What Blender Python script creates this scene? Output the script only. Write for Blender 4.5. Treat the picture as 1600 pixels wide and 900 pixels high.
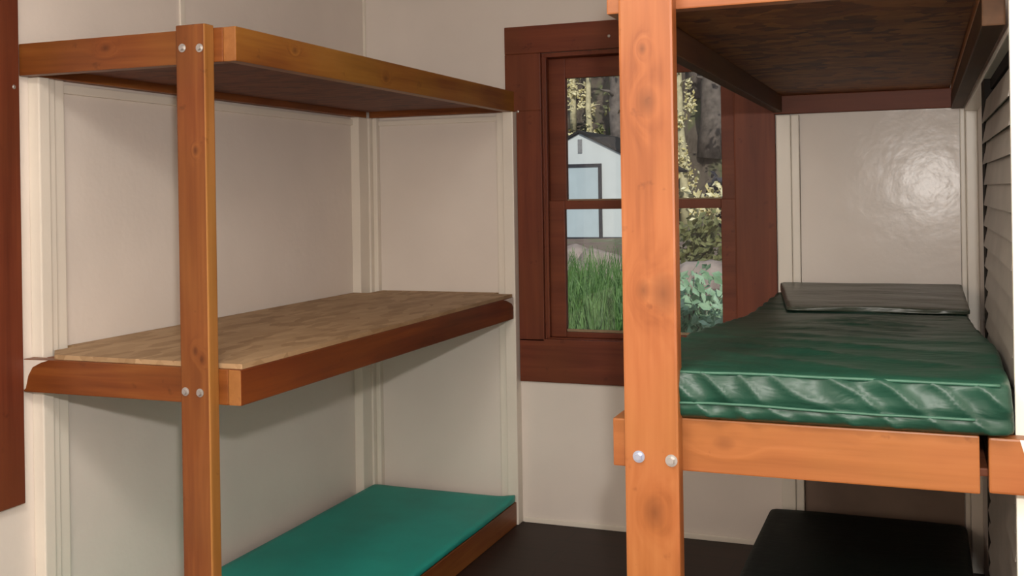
import bpy, bmesh, math, random
from mathutils import Vector, Matrix, noise
for o in list(bpy.data.objects): bpy.data.objects.remove(o)
SC = bpy.context.scene
COL = SC.collection
random.seed(7)
H = 1.38                      # eye height above the floor; the floor is z = 0

# ------------------------------------------------------------------ camera
cd = bpy.data.cameras.new('camera'); cam = bpy.data.objects.new('camera', cd); COL.objects.link(cam)
YAW, ROLL = .3655, -.0152
cy_, sy_, cr_, sr_ = math.cos(YAW), math.sin(YAW), math.cos(ROLL), math.sin(ROLL)
def cam_to_world(v):          # v: right, down, forward
    x, y, z = v
    x, y = cr_*x + sr_*y, -sr_*x + cr_*y
    X, Z = cy_*x - sy_*z, sy_*x + cy_*z
    return Vector((X, Z, -y))
rt, up, bk = cam_to_world((1,0,0)), cam_to_world((0,-1,0)), cam_to_world((0,0,-1))
cam.matrix_world = Matrix(((rt.x, up.x, bk.x, 0), (rt.y, up.y, bk.y, 0), (rt.z, up.z, bk.z, H), (0,0,0,1)))
cd.sensor_width = 36; cd.lens = 36*1672/1600; cd.shift_y = (303-450)/1600
cd.clip_start = .02; cd.clip_end = 500
SC.camera = cam

# ------------------------------------------------------------------ light
SC.view_settings.view_transform = 'Standard'; SC.view_settings.look = 'None'
SC.view_settings.gamma = 1; SC.view_settings.use_curve_mapping = False
SC.view_settings.exposure = 0.0
FLASH = 128; FILL = 30; SUN = 2.6; SKY = .55
w = bpy.data.worlds.new('world'); SC.world = w; w.use_nodes = True
w.node_tree.nodes['Background'].inputs[0].default_value = (.62, .74, .9, 1)
w.node_tree.nodes['Background'].inputs[1].default_value = SKY
sd = bpy.data.lights.new('sun', 'SUN'); sd.energy = SUN; sd.angle = .01; sd.color = (1, .93, .8)
so = bpy.data.objects.new('sun', sd); COL.objects.link(so)
so.rotation_euler = Vector((.35, -1, .75)).to_track_quat('Z', 'Y').to_euler()
fd = bpy.data.lights.new('camera_flash', 'POINT'); fd.energy = FLASH; fd.shadow_soft_size = .035; fd.color = (1, .95, .90)
fo = bpy.data.objects.new('camera_flash', fd); COL.objects.link(fo); fo.location = (.06, 0, H+.285)
ld = bpy.data.lights.new('fill_light', 'AREA'); ld.shape = 'DISK'; ld.size = .6; ld.energy = FILL; ld.color = (1, .93, .84)  # added ceiling fill, no such lamp is seen in the room
lo = bpy.data.objects.new('fill_light', ld); COL.objects.link(lo); lo.location = (-.95, .7, H+.98)

# ------------------------------------------------------------------ materials
def new_mat(name):
    m = bpy.data.materials.new(name); m.use_nodes = True
    n = m.node_tree.nodes; l = m.node_tree.links
    return m, n, l, n['Principled BSDF']
def nd(n, t, **k):
    x = n.new(t)
    for a, b in k.items(): setattr(x, a, b)
    return x
def math_(n, l, op, a, b=None, c=None):
    x = n.new('ShaderNodeMath'); x.operation = op
    for i, v in enumerate((a, b, c)):
        if v is None: continue
        if hasattr(v, 'links'): l.new(v, x.inputs[i])
        else: x.inputs[i].default_value = v
    return x.outputs[0]
def ramp(n, l, fac, stops):
    r = n.new('ShaderNodeValToRGB'); e = r.color_ramp.elements
    while len(e) < len(stops): e.new(.5)
    for i, (p, c) in enumerate(stops):
        e[i].position = p; e[i].color = (*c, 1)
    l.new(fac, r.inputs[0]); return r.outputs[0]
def noise_(n, l, vec, scale, detail=4, rough=.5, dist=0):
    x = n.new('ShaderNodeTexNoise'); x.inputs['Scale'].default_value = scale
    x.inputs['Detail'].default_value = detail; x.inputs['Roughness'].default_value = rough
    x.inputs['Distortion'].default_value = dist
    if vec is not None: l.new(vec, x.inputs['Vector'])
    return x.outputs['Fac']
def pos_(n): return n.new('ShaderNodeNewGeometry').outputs['Position']
def mapped(n, l, vec, scale, loc=(0,0,0)):
    x = n.new('ShaderNodeMapping'); x.inputs['Scale'].default_value = scale; x.inputs['Location'].default_value = loc
    l.new(vec, x.inputs['Vector']); return x.outputs[0]
def bump_(n, l, h, bsdf, strength, dist=.01):
    b = n.new('ShaderNodeBump'); b.inputs['Strength'].default_value = strength; b.inputs['Distance'].default_value = dist
    l.new(h, b.inputs['Height']); l.new(b.outputs[0], bsdf.inputs['Normal'])
def mixc(n, l, f, a, b, mode='MIX'):
    x = n.new('ShaderNodeMix'); x.data_type = 'RGBA'; x.blend_type = mode
    for i, v in ((0, f), (6, a), (7, b)):
        if hasattr(v, 'links'): l.new(v, x.inputs[i])
        elif i == 0: x.inputs[0].default_value = v
        else: x.inputs[i].default_value = (*v, 1)
    return x.outputs[2]

def wood(name, axis, c1, c2, c3, knots=(), rough=.42, spec=.4, loc=(0,0,0)):
    m, n, l, b = new_mat(name)
    P = pos_(n)
    sc = [16, 16, 16]; sc[axis] = 1.1
    V = mapped(n, l, P, sc, loc)
    warp = None
    kn_mask = None
    for k in knots:
        s = [1/k[3]]*3; s[axis] = 1/(k[3]*1.5)
        q = mapped(n, l, P, s, [-k[i]*s[i] for i in range(3)])
        ln = n.new('ShaderNodeVectorMath'); ln.operation = 'LENGTH'; l.new(q, ln.inputs[0])
        d = ln.outputs['Value']
        g = math_(n, l, 'EXPONENT', math_(n, l, 'MULTIPLY', math_(n, l, 'MULTIPLY', d, d), -.35))
        warp = math_(n, l, 'ADD', warp, g) if warp else g
        core = math_(n, l, 'SUBTRACT', 1.0, math_(n, l, 'MINIMUM', d, 1.0))
        kn_mask = math_(n, l, 'MAXIMUM', kn_mask, core) if kn_mask else core
    if warp:
        cmb = n.new('ShaderNodeCombineXYZ')
        wv = math_(n, l, 'MULTIPLY', warp, .7)
        for i in range(3):
            if i != axis: l.new(wv, cmb.inputs[i])
        va = n.new('ShaderNodeVectorMath'); va.operation = 'ADD'; l.new(V, va.inputs[0]); l.new(cmb.outputs[0], va.inputs[1])
        V = va.outputs[0]
    f1 = noise_(n, l, V, 1.0, 3, .55, .6)
    sc2 = [110, 110, 110]; sc2[axis] = 5
    f2 = noise_(n, l, mapped(n, l, P, sc2), 1.0, 2, .5)
    f3 = noise_(n, l, P, 3.5, 2, .5)
    f = math_(n, l, 'ADD', math_(n, l, 'MULTIPLY', f1, .62), math_(n, l, 'ADD', math_(n, l, 'MULTIPLY', f2, .16), math_(n, l, 'MULTIPLY', f3, .22)))
    col = ramp(n, l, f, [(.36, c1), (.5, c2), (.64, c3)])
    col = mixc(n, l, math_(n, l, 'MULTIPLY', ramp(n, l, noise_(n, l, mapped(n, l, P, (1, 1, 1), (4, 2, 7)), 2.6, 2), [(.42, (0,0,0)), (.62, (1,1,1))]), .35), col, (c2[0]*.95, c2[1]*1.35, c2[2]*1.0))
    # rare darker cross flecks and small dents
    f4 = noise_(n, l, P, 22, 3, .6)
    fl = ramp(n, l, f4, [(.66, (0,0,0)), (.74, (1,1,1))])
    col = mixc(n, l, math_(n, l, 'MULTIPLY', fl, .45), col, tuple(v*.55 for v in c1))
    if kn_mask:
        kf = math_(n, l, 'MULTIPLY', math_(n, l, 'POWER', kn_mask, .8), .68)
        col = mixc(n, l, kf, col, tuple(v*.45 for v in c1))
    l.new(col, b.inputs['Base Color'])
    b.inputs['Roughness'].default_value = rough
    b.inputs['Specular IOR Level'].default_value = spec
    bump_(n, l, f, b, .25, .004)
    return m
OR1, OR2, OR3 = (.25, .072, .019), (.345, .108, .032), (.41, .145, .048)      # oiled fir of the right bunk
BR1, BR2, BR3 = (.135, .033, .007), (.215, .060, .012), (.29, .10, .022)  # deeper stain of the left bunk
W = {}
RK = [(-.478, 1.96, H+.168, .022), (-.485, 1.96, H+.268, .009), (-.452, 1.96, H-.19, .030), (-.49, 1.96, H-.185, .016), (-.475, 1.96, H-.60, .024)]
W['rz'] = wood('fir_upright_right', 2, OR1, OR2, OR3, RK)
W['rx'] = wood('fir_crosswise_right', 0, OR1, OR2, OR3, [(-.35, 1.99, H-.47, .018), (-.1, 1.99, H-.44, .01)])
W['ry'] = wood('fir_lengthwise_right', 1, OR1, OR2, OR3)
LK = [(-1.69, 2.21, H+.12, .009), (-1.7, 2.21, H-.38, .010), (-1.68, 2.21, H-.40, .008)]
W['lz'] = wood('stained_fir_upright_left', 2, (.12, .028, .006), (.185, .050, .011), (.26, .085, .02), LK)
W['lx'] = wood('stained_fir_crosswise_left', 0, BR1, BR2, BR3, [(-2.0, 2.25, H+.40, .012)])
W['ly'] = wood('stained_fir_lengthwise_left', 1, BR1, BR2, BR3, [(-1.593, 2.52, H+.40, .014), (-1.593, 3.05, H+.375, .02), (-1.593, 3.1, H+.41, .01)])
W['ly_gold'] = wood('golden_stained_fir_lengthwise', 1, (.20, .06, .008), (.31, .115, .016), (.40, .17, .03), [(-1.593, 2.52, H+.40, .012), (-1.593, 3.05, H+.375, .014)])
W['ly_red'] = wood('reddish_stained_fir_lengthwise', 1, (.10, .02, .005), (.165, .034, .008), (.24, .06, .012))
W['lz_side'] = wood('golden_post_side', 2, (.26, .095, .02), (.34, .135, .032), (.42, .18, .05))  # lighter golden variant for the right face of the left post
W['cleat_y'] = wood('dark_stained_cleat', 1, (.05, .020, .010), (.08, .032, .015), (.11, .045, .02), rough=.6, spec=.2)
W['end'] = wood('sawn_end_grain', 1, (.24, .085, .022), (.31, .12, .033), (.38, .15, .045))
W['cas_z'] = wood('red_brown_casing_upright', 2, (.12, .026, .011), (.165, .038, .016), (.21, .052, .021), rough=.5, spec=.3)
W['cas_x'] = wood('red_brown_casing_level', 0, (.12, .026, .011), (.165, .038, .016), (.21, .052, .021), rough=.5, spec=.3)
W['cas_y'] = wood('red_brown_casing_side', 1, (.12, .026, .011), (.165, .038, .016), (.21, .052, .021), rough=.5, spec=.3)
W['dark'] = wood('dark_plank', 0, (.012, .006, .004), (.02, .01, .007), (.03, .015, .01))

def wall_paint(name, base, rough=.38, bs=.35):
    m, n, l, b = new_mat(name)
    P = pos_(n)
    f = noise_(n, l, P, 2.2, 3, .5)
    col = ramp(n, l, f, [(.3, tuple(v*.95 for v in base)), (.7, tuple(min(1, v*1.04) for v in base))])
    st = ramp(n, l, noise_(n, l, P, 9, 5, .65), [(.68, (0,0,0)), (.80, (1,1,1))])
    col = mixc(n, l, math_(n, l, 'MULTIPLY', st, .1), col, tuple(v*.6 for v in base))
    l.new(col, b.inputs['Base Color'])
    b.inputs['Roughness'].default_value = rough
    h = math_(n, l, 'ADD', noise_(n, l, P, 13, 3, .5), math_(n, l, 'MULTIPLY', noise_(n, l, P, 60, 2, .5), .15))
    bump_(n, l, h, b, bs, .006)
    return m
M_WALL = wall_paint('cream_wall_paint', (.84, .765, .695))
M_WALLG = wall_paint('cream_glossy_highlight_panel', (.83, .76, .69), .20, .2)
M_WALLG.node_tree.nodes['Principled BSDF'].inputs['Specular IOR Level'].default_value = .16
M_TRIM = wall_paint('white_trim_paint', (.86, .80, .70), .35, .2)
M_PAINT = wall_paint('white_paint_smear', (.8, .74, .66), .5, .5)
M_POST = wall_paint('white_post_paint', (.88, .86, .76), .4, .1)

def plain(name, c, rough=.5, metal=0, var=.15, scale=20, bs=0, spec=.5):
    m, n, l, b = new_mat(name)
    P = pos_(n); f = noise_(n, l, P, scale, 4, .55)
    col = ramp(n, l, f, [(.3, tuple(v*(1-var) for v in c)), (.7, tuple(min(1, v*(1+var)) for v in c))])
    l.new(col, b.inputs['Base Color']); b.inputs['Roughness'].default_value = rough; b.inputs['Metallic'].default_value = metal
    b.inputs['Specular IOR Level'].default_value = spec
    if bs: bump_(n, l, f, b, bs, .01)
    return m
def osb(name, cs, sc):
    m, n, l, b = new_mat(name); P = pos_(n)
    v = n.new('ShaderNodeTexVoronoi'); v.inputs['Scale'].default_value = 1; v.inputs['Randomness'].default_value = 1
    wv = mapped(n, l, P, sc)
    nz = n.new('ShaderNodeTexNoise'); nz.inputs['Scale'].default_value = .8; l.new(wv, nz.inputs['Vector'])
    va = n.new('ShaderNodeVectorMath'); va.operation = 'ADD'; l.new(wv, va.inputs[0]); l.new(nz.outputs['Color'], va.inputs[1])
    l.new(va.outputs[0], v.inputs['Vector'])
    sep = n.new('ShaderNodeSeparateColor'); l.new(v.outputs['Color'], sep.inputs[0])
    f = math_(n, l, 'ADD', math_(n, l, 'MULTIPLY', sep.outputs[0], .5), math_(n, l, 'MULTIPLY', noise_(n, l, P, 14, 4, .6), .5))
    col = ramp(n, l, f, [(.2, cs[0]), (.45, cs[1]), (.75, cs[2])])
    l.new(col, b.inputs['Base Color']); b.inputs['Roughness'].default_value = .65
    bump_(n, l, f, b, .3, .004)
    return m
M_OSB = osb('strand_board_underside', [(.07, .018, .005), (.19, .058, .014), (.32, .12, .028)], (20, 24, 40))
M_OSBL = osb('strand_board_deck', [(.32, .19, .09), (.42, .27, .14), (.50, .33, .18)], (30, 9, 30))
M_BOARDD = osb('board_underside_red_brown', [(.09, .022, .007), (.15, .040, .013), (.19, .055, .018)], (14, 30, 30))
M_BOLT = plain('zinc_bolt', (.5, .48, .46), .4, .7)
M_LOUV = plain('grey_louvre_paint', (.30, .27, .23), .45, 0, .12, 8, .15)
M_SHADOWGAP = plain('louvre_shade_gap', (.012, .009, .007), .7, spec=.1)  # near black, paints the shade of the gap beside the louvres

def vinyl(name, c, rough=.4, bs=.4):
    m, n, l, b = new_mat(name); P = pos_(n)
    f = noise_(n, l, P, 6, 3, .5)
    col = ramp(n, l, f, [(.3, tuple(v*.8 for v in c)), (.7, tuple(v*1.15 for v in c))])
    l.new(col, b.inputs['Base Color']); b.inputs['Roughness'].default_value = rough
    b.inputs['Specular IOR Level'].default_value = .55
    V = mapped(n, l, P, (9, 28, 22))
    h = math_(n, l, 'ADD', noise_(n, l, V, 1, 3, .55, .8), math_(n, l, 'MULTIPLY', noise_(n, l, P, 35, 2, .5), .25))
    bump_(n, l, h, b, bs, .008)
    return m
M_GREEN = vinyl('dark_green_vinyl', (.013, .060, .038), .42)
M_GREEN.node_tree.nodes['Principled BSDF'].inputs['Specular IOR Level'].default_value = .42
M_PIPE = plain('green_piping', (.04, .13, .085), .5)
M_GREEN2 = vinyl('green_brown_pillow_vinyl', (.05, .06, .04), .36)
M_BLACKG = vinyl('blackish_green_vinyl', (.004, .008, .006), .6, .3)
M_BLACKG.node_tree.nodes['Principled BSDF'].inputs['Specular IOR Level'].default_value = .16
M_TEAL = plain('teal_foam_mat', (.007, .36, .30), .6, 0, .1, 5, .1)

def glass_mat():
    m, n, l, b = new_mat('window_glass')
    n.remove(b); out = n['Material Output']
    t = n.new('ShaderNodeBsdfTransparent'); g = n.new('ShaderNodeBsdfGlossy'); g.inputs['Roughness'].default_value = .02
    fr = n.new('ShaderNodeFresnel'); fr.inputs['IOR'].default_value = 1.45
    t.inputs[0].default_value = (.93, .95, .94, 1)
    mx = n.new('ShaderNodeMixShader'); l.new(math_(n, l, 'MULTIPLY', fr.outputs[0], math_(n, l, 'SUBTRACT', 1.0, n.new('ShaderNodeNewGeometry').outputs['Backfacing'])), mx.inputs[0]); l.new(t.outputs[0], mx.inputs[1]); l.new(g.outputs[0], mx.inputs[2])
    l.new(mx.outputs[0], out.inputs[0]); return m
M_GLASS = glass_mat()

# ------------------------------------------------------------------ mesh helpers (all coordinates are world metres)
def link(name, bm, mat, parent=None, smooth=False, mats=None):
    me = bpy.data.meshes.new(name)
    if parent is not None:
        base = Vector(parent.location); pp = parent.parent
        while pp is not None: base += Vector(pp.location); pp = pp.parent
        bmesh.ops.translate(bm, verts=bm.verts, vec=-base)
    bmesh.ops.recalc_face_normals(bm, faces=bm.faces) if not smooth == 'keep' else None
    bm.to_mesh(me); bm.free()
    for m in (mats or [mat]): me.materials.append(m)
    if smooth:
        for p in me.polygons: p.use_smooth = True
    o = bpy.data.objects.new(name, me); COL.objects.link(o)
    if parent is not None: o.parent = parent
    return o
def bx(bm, x0, x1, y0, y1, z0, z1, bev=.0):
    r = bmesh.ops.create_cube(bm, size=1)
    vs = r['verts']
    for v in vs:
        v.co = Vector(((x0+x1)/2 + v.co.x*(x1-x0), (y0+y1)/2 + v.co.y*(y1-y0), (z0+z1)/2 + v.co.z*(z1-z0)))
    if bev:
        es = set(e for v in vs for e in v.link_edges)
        bmesh.ops.bevel(bm, geom=list(es), offset=bev, segments=2, affect='EDGES', profile=.6)
    return bm
def box(name, mat, x0, x1, y0, y1, z0, z1, parent=None, bev=.003):
    return link(name, bx(bmesh.new(), x0, x1, y0, y1, z0, z1, bev), mat, parent)
def prism(pts, z0, z1, plane='xy'):
    bm = bmesh.new()
    def P(a, b, c): return (a, b, c) if plane == 'xy' else ((a, c, b) if plane == 'xz' else (c, a, b))
    lo = [bm.verts.new(P(a, b, z0)) for a, b in pts]; hi = [bm.verts.new(P(a, b, z1)) for a, b in pts]
    bm.faces.new(lo); bm.faces.new(hi)
    for i in range(len(pts)):
        j = (i+1) % len(pts); bm.faces.new((lo[i], lo[j], hi[j], hi[i]))
    bmesh.ops.recalc_face_normals(bm, faces=bm.faces)
    return bm
def tube(bm, pts, r, n=8, taper=None):
    rings = []
    for i, p in enumerate(pts):
        p = Vector(p); a = Vector(pts[max(i-1, 0)]); b = Vector(pts[min(i+1, len(pts)-1)])
        d = (b-a).normalized(); u = d.orthogonal().normalized() if abs(d.z) > .99 else d.cross(Vector((0,0,1))).normalized(); v = d.cross(u)
        rr = r*(taper[i] if taper else 1)
        rings.append([bm.verts.new(p + u*math.cos(2*math.pi*k/n)*rr + v*math.sin(2*math.pi*k/n)*rr) for k in range(n)])
    for i in range(len(rings)-1):
        for k in range(n): bm.faces.new((rings[i][k], rings[i][(k+1) % n], rings[i+1][(k+1) % n], rings[i+1][k]))
    bm.faces.new(rings[0]); bm.faces.new(rings[-1])
    return bm
def thing(name, label, cat, loc, group=None):
    o = bpy.data.objects.new(name, None); o.empty_display_size = .1; COL.objects.link(o); o.location = loc
    o['label'] = label; o['category'] = cat
    if group: o['group'] = group
    return o
def tag(o, label, cat, group=None, kind=None):
    o['label'] = label; o['category'] = cat
    if group: o['group'] = group
    if kind: o['kind'] = kind
    return o
def struct(o, label=None, cat=None):
    o['kind'] = 'structure'
    if label: o['label'] = label
    if cat: o['category'] = cat
    return o

# ------------------------------------------------------------------ room shell
LX, BY, RX = -2.31, 4.22, .19          # left wall, back wall, right wall planes
NY, EX = -1.5, 1.5                     # wall behind the eye, far right wall
CZ = H+1.02
def wall_with_hole(x0, x1, y0, y1, z0, z1, h0, h1, hz0, hz1, along):
    bm = bmesh.new()
    if along == 'x':
        for a, b, c, d in ((x0, h0, z0, z1), (h1, x1, z0, z1), (h0, h1, z0, hz0), (h0, h1, hz1, z1)): bx(bm, a, b, y0, y1, c, d)
    else:
        for a, b, c, d in ((y0, h0, z0, z1), (h1, y1, z0, z1), (h0, h1, z0, hz0), (h0, h1, hz1, z1)): bx(bm, x0, x1, a, b, c, d)
    return bm
floor_m, n, l, b = new_mat('dark_brown_floor_planks')
P = pos_(n); sx = mapped(n, l, P, (9, 9, 9)); br = n.new('ShaderNodeTexBrick')
br.inputs['Scale'].default_value = 1; br.inputs['Brick Width'].default_value = 12; br.inputs['Row Height'].default_value = 1.1; br.inputs['Mortar Size'].default_value = .03
l.new(sx, br.inputs['Vector'])
br.inputs['Color1'].default_value = (.020, .008, .005, 1); br.inputs['Color2'].default_value = (.028, .011, .007, 1); br.inputs['Mortar'].default_value = (.006, .003, .002, 1)
l.new(mixc(n, l, .4, br.outputs['Color'], ramp(n, l, noise_(n, l, mapped(n, l, P, (2, 20, 1)), 1.5, 4), [(.3, (.02, .01, .007)), (.7, (.034, .015, .010))])), b.inputs['Base Color'])
b.inputs['Roughness'].default_value = .5; b.inputs['Specular IOR Level'].default_value = .25
struct(box('floor', floor_m, LX-.1, EX+.1, NY-.1, BY+.12, -.08, 0, bev=0))
struct(box('ceiling', M_WALL, LX-.1, EX+.1, NY-.1, BY+.12, CZ, CZ+.08, bev=0))
WX0, WX1, WZ0, WZ1 = -1.485, -.665, H-.615, H+.585     # hole of the back window
struct(link('wall_back', wall_with_hole(LX-.1, EX+.1, BY, BY+.12, 0, CZ, WX0, WX1, WZ0, WZ1, 'x'), M_WALLG))
LY0, LY1 = 1.25, 2.09
struct(link('wall_left', wall_with_hole(LX-.12, LX, NY-.1, BY+.12, 0, CZ, LY0, LY1, H-.66, H+.585, 'y'), M_WALL))
struct(box('wall_right', M_WALL, RX, RX+.1, 2.06, BY, 0, CZ, bev=0))
struct(box('wall_return', M_WALL, RX, EX+.1, 1.96+.1, 2.16, 0, CZ, bev=0))
struct(box('wall_far_right', M_WALL, EX, EX+.1, NY, 2.06, 0, CZ, bev=0))
struct(box('wall_behind', M_WALL, LX, EX+.1, NY-.1, NY, 0, CZ, bev=0))
# thin joint strips between wall panels
struct(box('trim_1', M_TRIM, LX, LX+.006, 2.948, 2.972, H+.43, CZ, bev=.002))
struct(box('trim_2', M_TRIM, LX, LX+.012, BY-.012, BY, H+.43, CZ, bev=.002))
# white battens that carry the left bunk
TZ = H+.343
def batten(name, boxes):
    bm = bmesh.new()
    for q in boxes: bx(bm, *q, .004)
    return struct(link(name, bm, M_TRIM))
batten('trim_3', [(LX, LX+.040, 2.292, 2.332, 0, TZ), (LX, LX+.030, 2.332, 2.362, 0, TZ), (LX, LX+.022, 2.362, 2.405, 0, TZ)])
batten('trim_4', [(LX, LX+.042, 4.085, 4.165, 0, TZ), (LX, LX+.050, 4.165, BY, 0, TZ), (LX+.05, LX+.072, 4.19, BY, 0, TZ)])
batten('trim_5', [(-1.674, -1.634, BY-.024, BY, 0, TZ), (-1.634, -1.586, BY-.055, BY, 0, TZ)])
batten('trim_6', [(-.515, -.462, BY-.045, BY, 0, H+.285), (-.462, -.432, BY-.034, BY, 0, H+.285)])
batten('trim_7', [(.150, RX, 4.15, BY, 0, H+.285), (.132, .150, 4.195, BY, 0, H+.285)])
batten('trim_8', [(LX, LX+.014, 2.405, 4.085, TZ-.035, TZ-.008)])
batten('trim_9', [(LX+.072, -1.674, BY-.012, BY, TZ-.035, TZ-.012)])
batten('baseboard_back', [(-1.58, -.52, BY-.008, BY, 0, .022)])
struct(box('trim_11', M_TRIM, .147, RX, 2.075, 4.14, H+.272, H+.284, bev=.002))
# glossy painted panel above the right bunk, foot tilted out to lower the flash highlight; wall shade painted as a brown sheet below it
bm = prism([(BY, H+.284), (BY-.008, H+.284), (BY-.032, H-.50), (BY, H-.50)], -.430, .130, 'yz'); struct(link('flash_highlight_panel', bm, M_WALLG))
struct(box('wall_shade_sheet', plain('shaded_wall_brown', (.24, .17, .13), .7, 0, .15, 4), -.430, .130, BY-.010, BY, 0, H-.502, bev=0))
# white upright at the front of the right wall
struct(box('trim_10', M_POST, .146, RX, 2.042, 2.06, 0, CZ, bev=.002))
# ------------------------------------------------------------------ back window
def screw(bm, p, r, axis):
    s = bmesh.ops.create_uvsphere(bm, u_segments=10, v_segments=6, radius=r)
    for v in s['verts']:
        v.co[axis] *= .45; v.co += Vector(p)
cz0, cz1 = H-.785, H+.70
cx0, cx1 = -1.632, -.522
win = bpy.data.objects.new('window_1', None); COL.objects.link(win); win.location = (-1.07, BY, cz0); win['kind'] = 'structure'
F = BY-.020
bm = bmesh.new()                                    # casing boards, the left one notched round the batten
bx(bm, cx0, WX0+.012, F, BY, TZ+.003, WZ1+.0, .003); bx(bm, -1.583, WX0+.012, F, BY, WZ0, TZ+.003, .002)
bx(bm, WX1-.012, cx1, F, BY, WZ0, WZ1, .003)
link('side_casing', bm, W['cas_z'], win)
bm = bmesh.new(); bx(bm, cx0, cx1, F, BY, WZ1, cz1, .003); link('head_casing', bm, W['cas_x'], win)
bm = bmesh.new(); bx(bm, -1.583, cx1, F, BY, cz0, WZ0+.01, .003); link('apron', bm, W['cas_x'], win)
bm = bmesh.new()
for a, b_ in ((WX0, WX0+.018), (WX1-.018, WX1)): bx(bm, a, b_, BY, BY+.12, WZ0, WZ1, .002)
bx(bm, WX0+.018, WX1-.018, BY, BY+.12, WZ1-.018, WZ1, .002); bx(bm, WX0+.018, WX1-.018, BY, BY+.12, WZ0, WZ0+.014, .002)
# stop moulding
bx(bm, WX0+.018, WX0+.03, BY+.0, BY+.02, WZ0+.014, WZ1-.018, .002)
link('jamb', bm, W['cas_z'], win)
M_LITEDGE = plain('lit_rail_edge', (.30, .22, .13), .8)  # pale tan strip paints the lit edge under the glass
def sash(name, z0, z1, y0, y1, botrail, toprail):
    bm = bmesh.new(); a, b_ = WX0+.018, WX1-.018
    gl, gr = -1.392, -.742
    bx(bm, a, gl, y0, y1, z0, z1, .003); bx(bm, gr, b_, y0, y1, z0, z1, .003)
    bx(bm, gl, gr, y0, y1, z0, z0+botrail, .003); bx(bm, gl, gr, y0, y1, z1-toprail, z1, .003)
    s = link(name, bm, W['cas_x'], win)
    box('lit_edge_strip', M_LITEDGE, gl+.001, gr-.001, y0+.004, (y0+y1)/2-.003, z0+botrail+.0005, z0+botrail+.012, s, .002)
    box('pane', M_GLASS, gl, gr, (y0+y1)/2-.002, (y0+y1)/2+.002, z0+botrail, z1-toprail, s, 0)
    return s
sash('lower_sash', WZ0+.014, H-.032, BY+.03, BY+.06, .022, .036)
sash('upper_sash', H-.068, WZ1-.018, BY+.062, BY+.092, .030, .085)
bm = bmesh.new(); screw(bm, (-1.176, F, H+.635), .007, 1); screw(bm, (-1.575, F, H+.345), .006, 1)
link('nail_head', bm, M_BOLT, win, True)
# ------------------------------------------------------------------ left window (mostly outside the frame)
win2 = bpy.data.objects.new('window_2', None); COL.objects.link(win2); win2.location = (LX, 1.67, H-.82); win2['kind'] = 'structure'
bm = bmesh.new(); G = LX+.02
bx(bm, LX, G, LY1, 2.244, H-.822, cz1, .003); bx(bm, LX, G, LY0-.155, LY0, H-.822, cz1, .003)
link('side_casing', bm, W['cas_z'], win2)
bm = bmesh.new(); bx(bm, LX, G, LY0, LY1, H+.585, cz1, .003); bx(bm, LX, G, LY0, LY1, H-.822, H-.66, .003); link('head_casing', bm, W['cas_y'], win2)
bm = bmesh.new()
bx(bm, LX-.09, LX-.06, LY0, LY0+.06, H-.66, H+.585, .002); bx(bm, LX-.09, LX-.06, LY1-.06, LY1, H-.66, H+.585, .002)
for z in (H-.66, H-.07, H+.53): bx(bm, LX-.09, LX-.06, LY0+.06, LY1-.06, z, z+.055, .002)
sa = link('sash', bm, W['cas_z'], win2)
box('pane', M_GLASS, LX-.077, LX-.073, LY0+.06, LY1-.06, H-.605, H+.53, sa, 0)
bm = bmesh.new(); screw(bm, (G, 2.225, H+.31), .006, 0); link('nail_head', bm, M_BOLT, win2, True)

# ------------------------------------------------------------------ bolts
def bolt(x, y, z, parent, mat=None, r=.008):
    bm = bmesh.new()
    c = bmesh.ops.create_cone(bm, cap_ends=True, segments=20, radius1=r*1.35, radius2=r*1.3, depth=.002)
    for v in c['verts']: v.co = Vector((v.co.x+x, y-.001+v.co.z, v.co.y+z))
    c = bmesh.ops.create_cone(bm, cap_ends=True, segments=6, radius1=r*.85, radius2=r*.75, depth=.007)
    for v in c['verts']: v.co = Vector((v.co.x+x, y-.0055-v.co.z, v.co.y+z))
    return link('bolt', bm, mat or M_BOLT, parent)

# ------------------------------------------------------------------ left bunk
bl = thing('bunk_bed', 'three-tier bunk of dark orange stained lumber filling the left corner of the room', 'bunk bed', (-1.95, 3.2, 0))
SXo, SXi = -1.593, -1.631
bm = bx(bmesh.new(), -1.745, -1.657, 2.211, 2.249, 0, H+.436, .004)
for f in bm.faces:
    if f.calc_center_median().x > -1.6605: f.material_index = 1
post = link('post', bm, None, bl, mats=[W['lz'], W['lz_side']])
for x, z in ((-1.724, .378), (-1.672, .375), (-1.730, -.483), (-1.686, -.484)): bolt(x, 2.211, H+z, post)
LZ = {'top': (.343, .430), 'mid': (-.520, -.430), 'bot': (-1.379, -1.283)}
for k, (a, b_) in LZ.items():
    a += H; b_ += H
    box('end_rail', W['lx'], LX+.012 if k != 'bot' else LX+.045, SXi, 2.25, 2.288, a, b_, bl)
    bm = bmesh.new(); bx(bm, SXi, SXo, 2.25, BY-.003 if k == 'top' else BY-.058, a, b_, .003)
    for f in bm.faces:
        if f.calc_center_median().y < 2.2505 and abs(f.normal.y) > .7: f.material_index = 1
    link('side_rail', bm, None, bl, mats=[{'top': W['ly_gold'], 'mid': W['ly_red'], 'bot': W['ly']}[k], W['end']])
    wx = LX+.002 if k == 'top' else LX+.054
    box('wall_rail', W['ly'], wx, wx+.038, 2.29, BY-.06, a, b_, bl)
    box('back_rail', W['lx'], wx+.04, SXi-.001, BY-.058 if k != 'top' else BY-.042, BY-.02 if k != 'top' else BY-.004, a, b_, bl) if k == 'top' else box('back_rail', W['lx'], wx+.04, SXi-.001, BY-.098, BY-.06, a, b_, bl)
box('bunk_board', M_BOARDD, LX+.042, SXi-.002, 2.292, BY-.062, H+.368, H+.380, bl)
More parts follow.
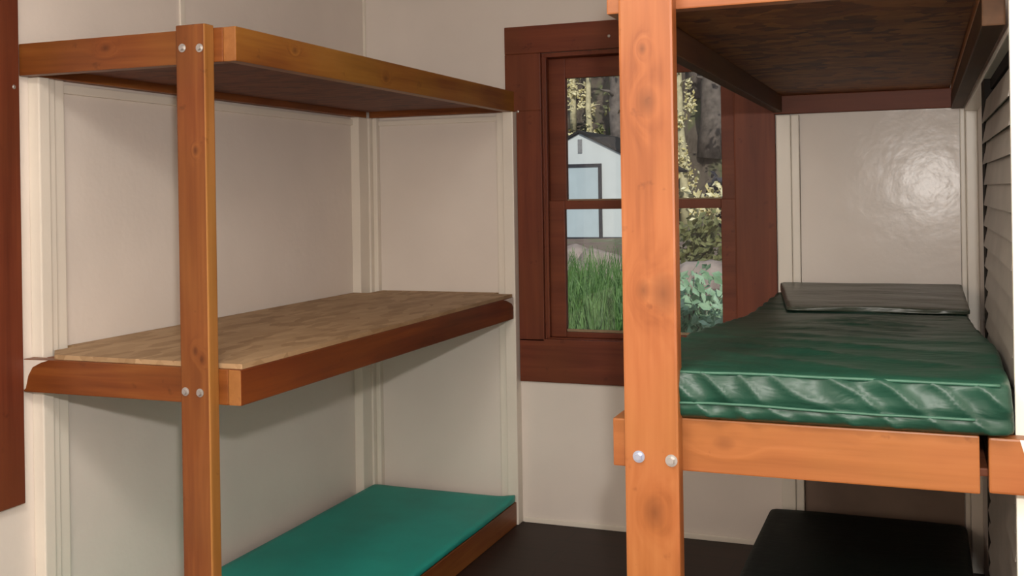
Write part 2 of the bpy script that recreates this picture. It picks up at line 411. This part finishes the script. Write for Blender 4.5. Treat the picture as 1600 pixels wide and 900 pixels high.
# middle deck: strand board on top of the rails, cut round the white battens
pts = [(LX+.11, 2.262), (SXo-.004, 2.262), (SXo-.004, BY-.062), (-1.68, BY-.062), (-1.68, BY-.006), (LX+.08, BY-.006), (LX+.08, BY-.14), (LX+.006, BY-.14), (LX+.006, 2.42), (LX+.045, 2.42), (LX+.045, 2.33)]
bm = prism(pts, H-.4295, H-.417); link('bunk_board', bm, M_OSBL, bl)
box('bunk_board', M_BOARDD, LX+.05, SXi-.002, 2.292, BY-.10, H-1.320, H-1.308, bl)
# old wall paint left on the rail ends
def smear(name, pts, x, parent, axis='x', t=.0015):
    bm = prism(pts, x-.0005, x+t, 'yz' if axis == 'x' else 'xz'); return link(name, bm, M_PAINT, parent)
smear('paint_smear', [(4.05, H-.432), (4.155, H-.430), (4.158, H-.47), (4.14, H-.455), (4.11, H-.446), (4.08, H-.437)], SXo, bl)
smear('paint_smear', [(LX+.014, H-.432), (LX+.10, H-.431), (LX+.075, H-.438), (LX+.045, H-.452), (LX+.03, H-.475), (LX+.02, H-.51), (LX+.014, H-.515)], 2.249, bl, 'z')

# ------------------------------------------------------------------ soft boxes (mats, mattresses)
def softbox(x0, x1, y0, y1, z0, z1, r, nx, ny, nz, fn=None):
    bm = bmesh.new(); cache = {}
    def vert(i, j, k):
        key = (i, j, k)
        if key in cache: return cache[key]
        p = Vector((x0+(x1-x0)*i/nx, y0+(y1-y0)*j/ny, z0+(z1-z0)*k/nz))
        q = Vector((min(max(p.x, x0+r), x1-r), min(max(p.y, y0+r), y1-r), min(max(p.z, z0+r), z1-r)))
        d = p-q
        nrm = d.normalized() if d.length > 1e-9 else Vector((0,0,1))
        p = q + nrm*min(r, d.length if d.length < r else r)
        if fn: p = fn(p, nrm, i/nx, j/ny, k/nz)
        cache[key] = bm.verts.new(p); return cache[key]
    def quad(a, b, c, d):
        try: bm.faces.new((vert(*a), vert(*b), vert(*c), vert(*d)))
        except ValueError: pass
    for i in range(nx):
        for j in range(ny):
            for k in (0, nz): quad((i,j,k), (i+1,j,k), (i+1,j+1,k), (i,j+1,k))
    for i in range(nx):
        for k in range(nz):
            for j in (0, ny): quad((i,j,k), (i+1,j,k), (i+1,j,k+1), (i,j,k+1))
    for j in range(ny):
        for k in range(nz):
            for i in (0, nx): quad((i,j,k), (i,j+1,k), (i,j+1,k+1), (i,j,k+1))
    bmesh.ops.recalc_face_normals(bm, faces=bm.faces)
    return bm
def nz_(x, y, z): return noise.noise(Vector((x, y, z)))
# teal mat on the lowest left tier
def f_teal(p, nrm, u, v, w_):
    q = p.copy()
    if w_ > .4:
        q.z += .004*nz_(p.x*3, p.y*2, 1) + .010*max(0, (v-.93)/.07)*max(0, (u-.9)/.1) - .004*math.sin(math.pi*u)*v
    q.x += .006*nz_(p.y*2.5, 0, 4)*(1 if u > .5 else -.3)
    return q
bm = softbox(LX+.055, SXo+.002, 2.27, BY-.066, H-1.282, H-1.256, .010, 24, 60, 6, f_teal)
tag(link('sleeping_mat', bm, M_TEAL, None, True), 'thin flat teal sleeping mat on the lowest tier of the left bunk', 'sleeping mat')

# ------------------------------------------------------------------ right bunk
brt = thing('bunk_bed', 'light orange fir bunk at the right with a green mattress, its upright nearest', 'bunk bed', (-.2, 3.0, 0))
post = link('post', bx(bmesh.new(), -.531, -.427, 1.961, 1.999, 0, H+.50, .005), W['rz'], brt)
M_BOLTB = plain('bluish_zinc_bolt', (.55, .6, .75), .3, .7)
bolt(-.503, 1.961, H-.497, post, M_BOLTB, .0085); bolt(-.441, 1.961, H-.500, post, None, .0085)
RZ = {'top': (.344, .440), 'mid': (-.528, -.428), 'bot': (-1.379, -1.285)}
bLx, bRx = -.564, .145
for k, (a, b_) in RZ.items():
    a += H; b_ += H
    box('end_rail', W['rx'], bLx+.040, .087, 2.0, 2.038, a, b_, brt)
    bm = bx(bmesh.new(), bLx, bLx+.038, 2.0, BY-.002 if k == 'top' else BY-.062, a, b_-.008*(k == 'mid'), .003)
    for f in bm.faces:
        if f.calc_center_median().y < 2.0005 and abs(f.normal.y) > .7: f.material_index = 1
    link('side_rail', bm, None, brt, mats=[W['ry'], W['rx']])
    bm = bx(bmesh.new(), .104, .143, 2.0 if k != 'mid' else 2.041, BY-.09, a, b_ if k != 'mid' else H-.492, .003)
    link('wall_rail', bm, W['ry'], brt)
# top tier: cleats and board
zc0, zc1 = H+.285, H+.3595
box('cleat', W['cas_x'], bLx+.040, .143, BY-.041, BY-.003, zc0+.004, zc1, brt)
box('cleat', W['cleat_y'], bLx+.040, bLx+.072, 2.04, BY-.043, zc0+.010, zc1, brt)
box('cleat', W['cleat_y'], .104, .143, 2.075, BY-.043, zc0, zc1-.017, brt)
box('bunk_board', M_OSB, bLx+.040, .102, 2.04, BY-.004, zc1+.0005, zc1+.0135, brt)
# middle tier board, let in below the rail tops; bottom board
box('bunk_board', M_BOARDD, bLx+.040, .102, 2.04, BY-.065, H-.507, H-.492, brt)
box('cleat', W['rx'], bLx+.040, .102, BY-.10, BY-.063, H-.580, H-.5075, brt)
box('bunk_board', M_BOARDD, bLx+.040, .102, 2.04, BY-.065, H-1.302, H-1.288, brt)
box('back_rail', W['rx'], bLx+.040, .102, BY-.10, BY-.063, H-1.379, H-1.304, brt)
# board end fixed over the white upright, with paint
blk = box('end_block', W['rx'], .101, .26, 2.002, 2.040, H-.526, H-.430, brt, .004)
bm = prism([(.150, H-.431), (.26, H-.431), (.26, H-.50), (.195, H-.505), (.172, H-.49), (.158, H-.46)], 2.0005, 2.0025, 'xz'); link('paint_smear', bm, M_POST, blk)

# green mattress
def m_top(y):                                   # how far the pad sinks towards the back wall
    t = min(max((y-2.35)/1.2, 0), 1); return -.060*t*t*(3-2*t)
def f_mat(p, nrm, u, v, w_):
    q = p.copy()
    q.z += m_top(p.y)
    if u > .5: q.x += (-m_top(p.y)/.060)*-.012*(u-.5)*2
    if w_ < .05: return q
    # front face folds
    if v < .02 or nrm.y < -.3:
        s = (p.x*1.0 + (p.z-H)*1.15 + .05*nz_(p.x*6, p.z*6, 2))/.082
        a = abs((s % 1)-.5)*2
        amp = .6+.6*nz_(p.x*3.1, p.z*9, 7)
        q.y -= .013*amp*(1-a)**3 + .007*nz_(p.x*20, p.z*24, 3)
        zz = (p.z-(H-.43))/.1
        q.y += .006*math.exp(-((zz-.36)/.05)**2)
        q.y -= .006*math.sin(math.pi*min(max(zz, 0), 1))
        q.z += .004*nz_(p.x*5, 1, 8)
    elif w_ > .5:
        sag = .010*nz_(p.x*2.4, p.y*1.7, 5)
        s = (p.y + .35*p.x + .08*nz_(p.x*2, p.y*2, 9))/.16
        a = abs((s % 1)-.5)*2
        q.z += sag + .010*(1-a)**3*(.5+nz_(p.x*3, p.y*2, 11)) + .004*nz_(p.x*6, p.y*18, 12)
    if u < .05 or u > .95: q.x += .006*nz_(p.y*6, p.z*12, 3)
    return q
bm = softbox(-.520, .140, 1.985, BY-.05, H-.4265, H-.331, .016, 110, 150, 16, f_mat)
mt = thing('mattress', 'glossy dark green vinyl mattress with a creased front on the right bunk', 'mattress', (-.19, 3.1, H-.4265))
link('cover', bm, M_GREEN, mt, True)
bm = bmesh.new()
tube(bm, [(x, 1.984+.002*nz_(x*20, 0, 1), H-.337+.003*nz_(x*6, 2, 0)) for x in [-.50+.62*i/60 for i in range(61)]], .0032, 6)
link('piping', bm, M_PIPE, mt, True)
bm = bmesh.new()
tube(bm, [(x, 1.977+.0035*nz_(x*20, 0, 5), H-.395+.004*nz_(x*5, 3, 0)-.006*(x+.2)) for x in [-.50+.58*i/60 for i in range(61)]], .0028, 6)
link('piping', bm, M_PIPE, mt, True)
# pillow pad against the back wall
def f_pil(p, nrm, u, v, w_):
    q = p.copy()
    q.z -= .018*(1-v)*w_
    q.x += .10*(1-v)*(1-u)
    if w_ > .5: q.z += .006*nz_(p.x*4, p.y*9, 3) + .005*math.sin(p.y*60+p.x*4)*nz_(p.x*2, 0, 6)
    q.y += .008*nz_(p.x*6, 2, p.z*20)
    return q
bm = softbox(-.508, .132, 3.50, BY-.05, H-.388, H-.350, .010, 50, 34, 8, f_pil)
tag(link('pillow_pad', bm, M_GREEN2, None, True), 'flat brownish green vinyl pillow lying at the wall end of the green mattress', 'pillow')
# lowest mattress
def f_low(p, nrm, u, v, w_):
    q = p.copy()
    if w_ > .5: q.z += .006*nz_(p.x*3, p.y*2, 21)
    return q
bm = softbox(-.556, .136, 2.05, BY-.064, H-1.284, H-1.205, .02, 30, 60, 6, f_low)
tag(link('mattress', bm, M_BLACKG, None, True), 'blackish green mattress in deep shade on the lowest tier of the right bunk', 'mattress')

# ------------------------------------------------------------------ louvred shutter on the right wall
sh = thing('louvered_shutter', 'tall grey louvered shutter on the right wall beside the green mattress', 'shutter', (.17, 2.5, .04))
y0, y1, z0, z1 = 2.09, 3.06, .04, H+.275
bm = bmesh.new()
bx(bm, .166, RX-.001, y0, y0+.03, z0, z1, .002); bx(bm, .151, RX-.001, y1-.11, y1+.02, z0, z1, .002)  # far stile is a dark strip drawn where the gap is in shade
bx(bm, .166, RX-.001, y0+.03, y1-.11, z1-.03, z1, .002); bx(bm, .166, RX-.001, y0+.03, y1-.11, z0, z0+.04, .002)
link('frame_and_shade_gap', bm, M_SHADOWGAP, sh)
bm = bmesh.new(); z = z0+.045; k = 0
while z < z1-.075:
    j = random.uniform(-.006, .006)
    ye = y1-.12+random.uniform(-.012, .012)
    vs = [(.155, z+.058), (.160, z+.060), (.152+j*.2, z+.002), (.1475+j*.2, z+.0)]
    lo_ = [bm.verts.new((a, y0+.012, c)) for a, c in vs]; hi_ = [bm.verts.new((a, ye+(.05 if q_ > 1 else 0), c)) for q_, (a, c) in enumerate(vs)]
    bm.faces.new(lo_); bm.faces.new(hi_)
    for i in range(4): bm.faces.new((lo_[i], lo_[(i+1) % 4], hi_[(i+1) % 4], hi_[i]))
    z += .052
link('louvers', bm, M_LOUV, sh)

# ------------------------------------------------------------------ outdoors
def ground_z(x, y): return H-1.62 + (y-4.4)*.0375 + .05*nz_(x*.5, y*.5, 0)
bm = bmesh.new()
gx = [-22+i*.6 for i in range(60)]; gy = [4.5+i*.6 for i in range(60)]
gv = [[bm.verts.new((x, y, ground_z(x, y))) for x in gx] for y in gy]
for j in range(len(gy)-1):
    for i in range(len(gx)-1): bm.faces.new((gv[j][i], gv[j][i+1], gv[j+1][i+1], gv[j+1][i]))
M_GROUND, n, l, b = new_mat('leafy_ground')
P = pos_(n); l.new(ramp(n, l, noise_(n, l, P, 1.3, 6, .65), [(.3, (.10, .06, .05)), (.48, (.22, .15, .13)), (.6, (.14, .16, .08)), (.72, (.36, .32, .30))]), b.inputs['Base Color']); b.inputs['Roughness'].default_value = .95
struct(link('ground', bm, M_GROUND))
bm = bmesh.new()
hy = [(26+i*1.2) for i in range(22)]; hx = [-34+i*1.5 for i in range(36)]
def hill_z(x, y): return ground_z(x, 26) + (y-26)*1.25 + 1.5*nz_(x*.2, y*.2, 4)*(min(1, (y-26)/4))
gv = [[bm.verts.new((x, y, hill_z(x, y)-.05)) for x in hx] for y in hy]
for j in range(len(hy)-1):
    for i in range(len(hx)-1): bm.faces.new((gv[j][i], gv[j][i+1], gv[j+1][i+1], gv[j+1][i]))
M_HILL, n, l, b = new_mat('wooded_slope')
P = pos_(n); l.new(ramp(n, l, noise_(n, l, mapped(n, l, P, (2.5, 1, .6)), 1.0, 6, .7), [(.3, (.03, .022, .015)), (.5, (.11, .085, .07)), (.62, (.10, .11, .05)), (.75, (.28, .22, .17))]), b.inputs['Base Color']); b.inputs['Roughness'].default_value = 1
struct(link('hillside', bm, M_HILL))

# white shed
shd = thing('garden_shed', 'small white gabled shed with a dark framed doorway among the trees outside the window', 'shed', (-6.85, 22, H-1.0))
sx, sy = -6.85, 22.0; hw = 1.45; ez = H+.55; az = H+1.28; gz = H-1.02
M_SHED = plain('white_shed_boards', (.70, .74, .78), .7, 0, .04, 3)
M_ROOF = plain('dark_shed_roof', (.025, .022, .025), .8)
M_DFR = plain('dark_shed_door_frame', (.03, .032, .045), .6)
M_REFLECT = plain('pale_blue_reflection', (.52, .62, .70), .5, 0, .06, 2)  # flat pale blue paints the reflection in the shed opening
bm = prism([(sx-hw, gz), (sx+hw, gz), (sx+hw, ez), (sx, az), (sx-hw, ez)], sy, sy+3.0, 'xz'); link('wall', bm, M_SHED, shd)
bm = bmesh.new()
for s in (-1, 1):
    q = prism([(sx, az+.01), (sx+s*(hw+.25), ez-.11), (sx+s*(hw+.25), ez-.055), (sx, az+.065)], sy-.06, sy+3.1, 'xz')
    me = bpy.data.meshes.new('t'); q.to_mesh(me); q.free(); bm.from_mesh(me); bpy.data.meshes.remove(me)
link('roof', bm, M_ROOF, shd)
bm = bmesh.new(); fx0, fx1, fz1, fz0 = -7.55, -6.36, H+.62, H-.95
bx(bm, fx0, fx1, sy-.05, sy, fz1-.07, fz1); bx(bm, fx0, fx0+.07, sy-.05, sy, fz0, fz1-.07); bx(bm, fx1-.07, fx1, sy-.05, sy, fz0, fz1-.07); bx(bm, sx-hw, sx+hw, sy-.05, sy, fz0-.07, fz0)
link('door_frame', bm, M_DFR, shd)
box('reflection_panel', M_REFLECT, fx0+.07, fx1-.07, sy-.03, sy, fz0, fz1-.07, shd, 0)
bm = bmesh.new(); bx(bm, sx-.03, sx+.06, sy-.03, sy, H+.86, H+1.15)
link('vent', bm, plain('grey_vent', (.28, .28, .3)), shd)

# trees
M_BARK = plain('grey_brown_bark', (.16, .13, .12), .9, 0, .4, 6, .5)
M_PALE = plain('pale_sunlit_bark', (.62, .55, .36), .9, 0, .3, 6, .3)
def leafy(name, c, c2):
    m, n, l, b = new_mat(name); P = pos_(n)
    l.new(ramp(n, l, noise_(n, l, P, 7, 3), [(.35, c), (.65, c2)]), b.inputs['Base Color']); b.inputs['Roughness'].default_value = .6
    return m
M_LY = leafy('cream_yellow_leaves', (.55, .45, .16), (.95, .88, .62))
M_LG = leafy('olive_leaves', (.10, .11, .04), (.22, .22, .09))
M_LB = leafy('sage_green_leaves', (.16, .30, .17), (.38, .55, .40))
M_LGR = leafy('green_grass_blades', (.025, .085, .015), (.14, .28, .08))
def leaf(bm, p, s, rnd):
    u = Vector((rnd.uniform(-1,1), rnd.uniform(-1,1), rnd.uniform(-1,1))).normalized(); v = u.orthogonal().normalized()
    w2 = u.cross(v).normalized()*.06*s
    a = bm.verts.new(p-u*s*.5); b_ = bm.verts.new(p+v*s*.28+w2); c = bm.verts.new(p+u*s*.5); d = bm.verts.new(p-v*s*.28+w2)
    bm.faces.new((a, b_, c, d))
def tree(name, label, x, y, h, r, mb, ml, nleaf, spread, z0f, size, seed, group=None):
    rnd = random.Random(seed); base = Vector((x, y, (ground_z(x, y) if y < 26 else hill_z(x, y))-.05))
    t = thing(name, label, 'tree', base, group)
    lean = rnd.uniform(-.04, .04)
    pts = [base+Vector((lean*h*i/8+rnd.uniform(-.04,.04), 0, h*i/8)) for i in range(9)]
    bm = tube(bmesh.new(), pts, r, 8, [1-.6*i/8 for i in range(9)])
    for k in range(12):
        f = rnd.uniform(.2, .95); p = base+Vector((lean*h*f, 0, h*f)); a = rnd.uniform(0, 6.28); L = rnd.uniform(.4, 1.2)*spread
        tube(bm, [p, p+Vector((math.cos(a)*L*.5, math.sin(a)*L*.5, L*.3)), p+Vector((math.cos(a)*L, math.sin(a)*L, L*.35))], r*.25, 5, [1, .7, .3])
    link('trunk', bm, mb, t, True)
    bm = bmesh.new()
    cl = [(rnd.uniform(z0f, 1), rnd.uniform(0, 6.28), rnd.uniform(0, 1)*spread, rnd.uniform(.15, .5)*spread) for _ in range(26)]
    for k in range(nleaf):
        f, a, d, s = cl[k % 26]
        p = base+Vector((lean*h*f+math.cos(a)*d+rnd.gauss(0, s*.4), math.sin(a)*d+rnd.gauss(0, s*.4), h*f+rnd.gauss(0, s*.9)))
        leaf(bm, p, size*rnd.uniform(.6, 1.4), rnd)
    link('foliage', bm, ml, t)
    return t
# ratios x/y seen through the panes: -.33 ... -.26 left, -.21 ... -.17 right
T = [(-.335, 27, .16, 'y', 5), (-.318, 28.5, .10, 'y', 6), (-.300, 27.5, .09, 'y', 7), (-.288, 30, .10, 'y', 8), (-.272, 25.5, .24, 'b', 9), (-.258, 26.5, .12, 'y', 10),
     (-.226, 27, .14, 'b', 12), (-.209, 25.9, .12, 'y', 13), (-.196, 29, .22, 'b', 14), (-.183, 27.5, .34, 'b', 15), (-.145, 24.6, .2, 'b', 16), (-.10, 27.5, .2, 'b', 18)]
desc = {5: 'thin yellow leaved tree leftmost behind the white shed', 6: 'slim cream leaved tree rising straight over the shed ridge', 7: 'slender pale tree over the right slope of the shed roof',
        8: 'farthest pale leaved tree seen just above the shed', 9: 'thick grey bare trunk right of the shed roof', 10: 'small yellow leaved tree beside the shed corner',
        11: 'dull tree trunk hidden behind the near orange post', 12: 'brown trunk just behind the right edge of the near post', 13: 'yellow leaved trunk at the left edge of the right window pane',
        14: 'grey trunk in the middle of the right window pane', 15: 'broad grey brown trunk at the right of the window', 16: 'dark trunk beyond the right casing of the window', 17: 'bare dark trunk left of the shed', 18: 'dull trunk furthest right on the wooded slope'}
for rx, y, r, kk, sd_ in T:
    if kk == 'y': tree('slender_tree', desc[sd_], rx*y, y, 6.5, r, M_PALE, M_LY, 1100, .42, .05, .11, sd_)
    else: tree('forest_tree', desc[sd_], rx*y, y, 7.5, r, M_BARK, M_LG, 420, .6, .25, .16, sd_)
# shrubs
def shrub(name, label, x, y, z0, z1, rad, ml, nleaf, size, seed, stems=9):
    rnd = random.Random(seed); t = thing(name, label, 'shrub', (x, y, z0))
    bm = bmesh.new(); tips = []
    for k in range(stems):
        a = rnd.uniform(0, 6.28); L = rnd.uniform(.6, 1)*(z1-z0); d = rad*rnd.uniform(.2, .9)
        pts = [Vector((x, y, z0)), Vector((x+math.cos(a)*d*.4, y+math.sin(a)*d*.4, z0+L*.5)), Vector((x+math.cos(a)*d, y+math.sin(a)*d, z0+L))]
        tube(bm, pts, .012, 5, [1, .7, .3]); tips.append(pts)
    link('stem', bm, M_BARK, t)
    bm = bmesh.new()
    for k in range(nleaf):
        p3 = tips[k % stems]; f = rnd.uniform(.15, 1)
        p = p3[0].lerp(p3[1], f*2) if f < .5 else p3[1].lerp(p3[2], f*2-1)
        leaf(bm, p+Vector((rnd.gauss(0, rad*.3), rnd.gauss(0, rad*.3), rnd.gauss(0, .06))), size*rnd.uniform(.6, 1.4), rnd)
    link('foliage', bm, ml, t)
shrub('leafy_shrub', 'sage green leafy shrub just outside the right window pane', -1.42, 7.0, ground_z(-1.42, 7), H-.44, .34, M_LB, 1500, .085, 31, 14)
shrub('leafy_shrub', 'small sunlit yellow shrub far off in the right window pane', -4.15, 22, ground_z(-4.15, 22)+.3, H+.18, .45, M_LY, 240, .16, 32)
shrub('leafy_shrub', 'dark shrub right of the sunlit yellow one', -3.75, 23, ground_z(-3.75, 23), H+.55, .4, leafy('dark_blue_leaves', (.02, .02, .03), (.05, .05, .07)), 700, .2, 33)
shrub('leafy_shrub', 'low green shrub under the yellow one in the right pane', -3.1, 16, ground_z(-3.1, 16), H-.33, .5, M_LG, 500, .14, 34)
# tall grass: blades nobody could count
rnd = random.Random(3); bm = bmesh.new()
for k in range(2600):
    y = rnd.uniform(7.6, 10.2); x = y*rnd.uniform(-.36, -.235); g = ground_z(x, y)-.02
    h = rnd.uniform(.4, .92); bx_, by_ = rnd.gauss(0, .12), rnd.gauss(0, .1); wd = rnd.uniform(.006, .014)
    pr_ = None
    for i in range(5):
        f = i/4; c = Vector((x+bx_*f*f, y+by_*f*f, g+h*f)); ww = wd*(1-f*.9)
        cur = (bm.verts.new(c-Vector((ww, 0, 0))), bm.verts.new(c+Vector((ww, ww*.6, 0))))
        if pr_: bm.faces.new((pr_[0], pr_[1], cur[1], cur[0]))
        pr_ = cur
tag(link('tall_grass', bm, M_LGR), 'bright green tall grass growing outside the left window pane', 'grass', kind='stuff')
# rocks
M_ROCK = plain('pinkish_grey_rock', (.34, .27, .25), .9, 0, .35, 4, .6)
def rock(label, x, y, z, sx_, sz_, seed):
    bm = bmesh.new(); bmesh.ops.create_icosphere(bm, subdivisions=3, radius=1)
    for v in bm.verts:
        f = 1+.28*noise.noise(v.co*1.4+Vector((seed, 0, 0)))
        v.co = Vector((v.co.x*sx_*f+x, v.co.y*sx_*.7*f+y, v.co.z*sz_*f+z))
    tag(link('boulder', bm, M_ROCK, None, True), label, 'boulder')
rock('broad pinkish boulder in front of the white shed', -4.75, 15.0, ground_z(-4.75, 15)+.08, .62, .36, 1)
rock('grey boulder in the right window pane beyond the sage shrub', -2.75, 14.2, ground_z(-2.75, 14.2)+.05, .45, .30, 5)
rock('flat pale rock lying before the broad pinkish boulder', -4.35, 13.2, ground_z(-4.35, 13.2)+.30, .42, .10, 3)
rock('smaller boulder behind the tall grass near the orange post', -4.1, 14.0, ground_z(-4.1, 14)+.2, .4, .3, 9)
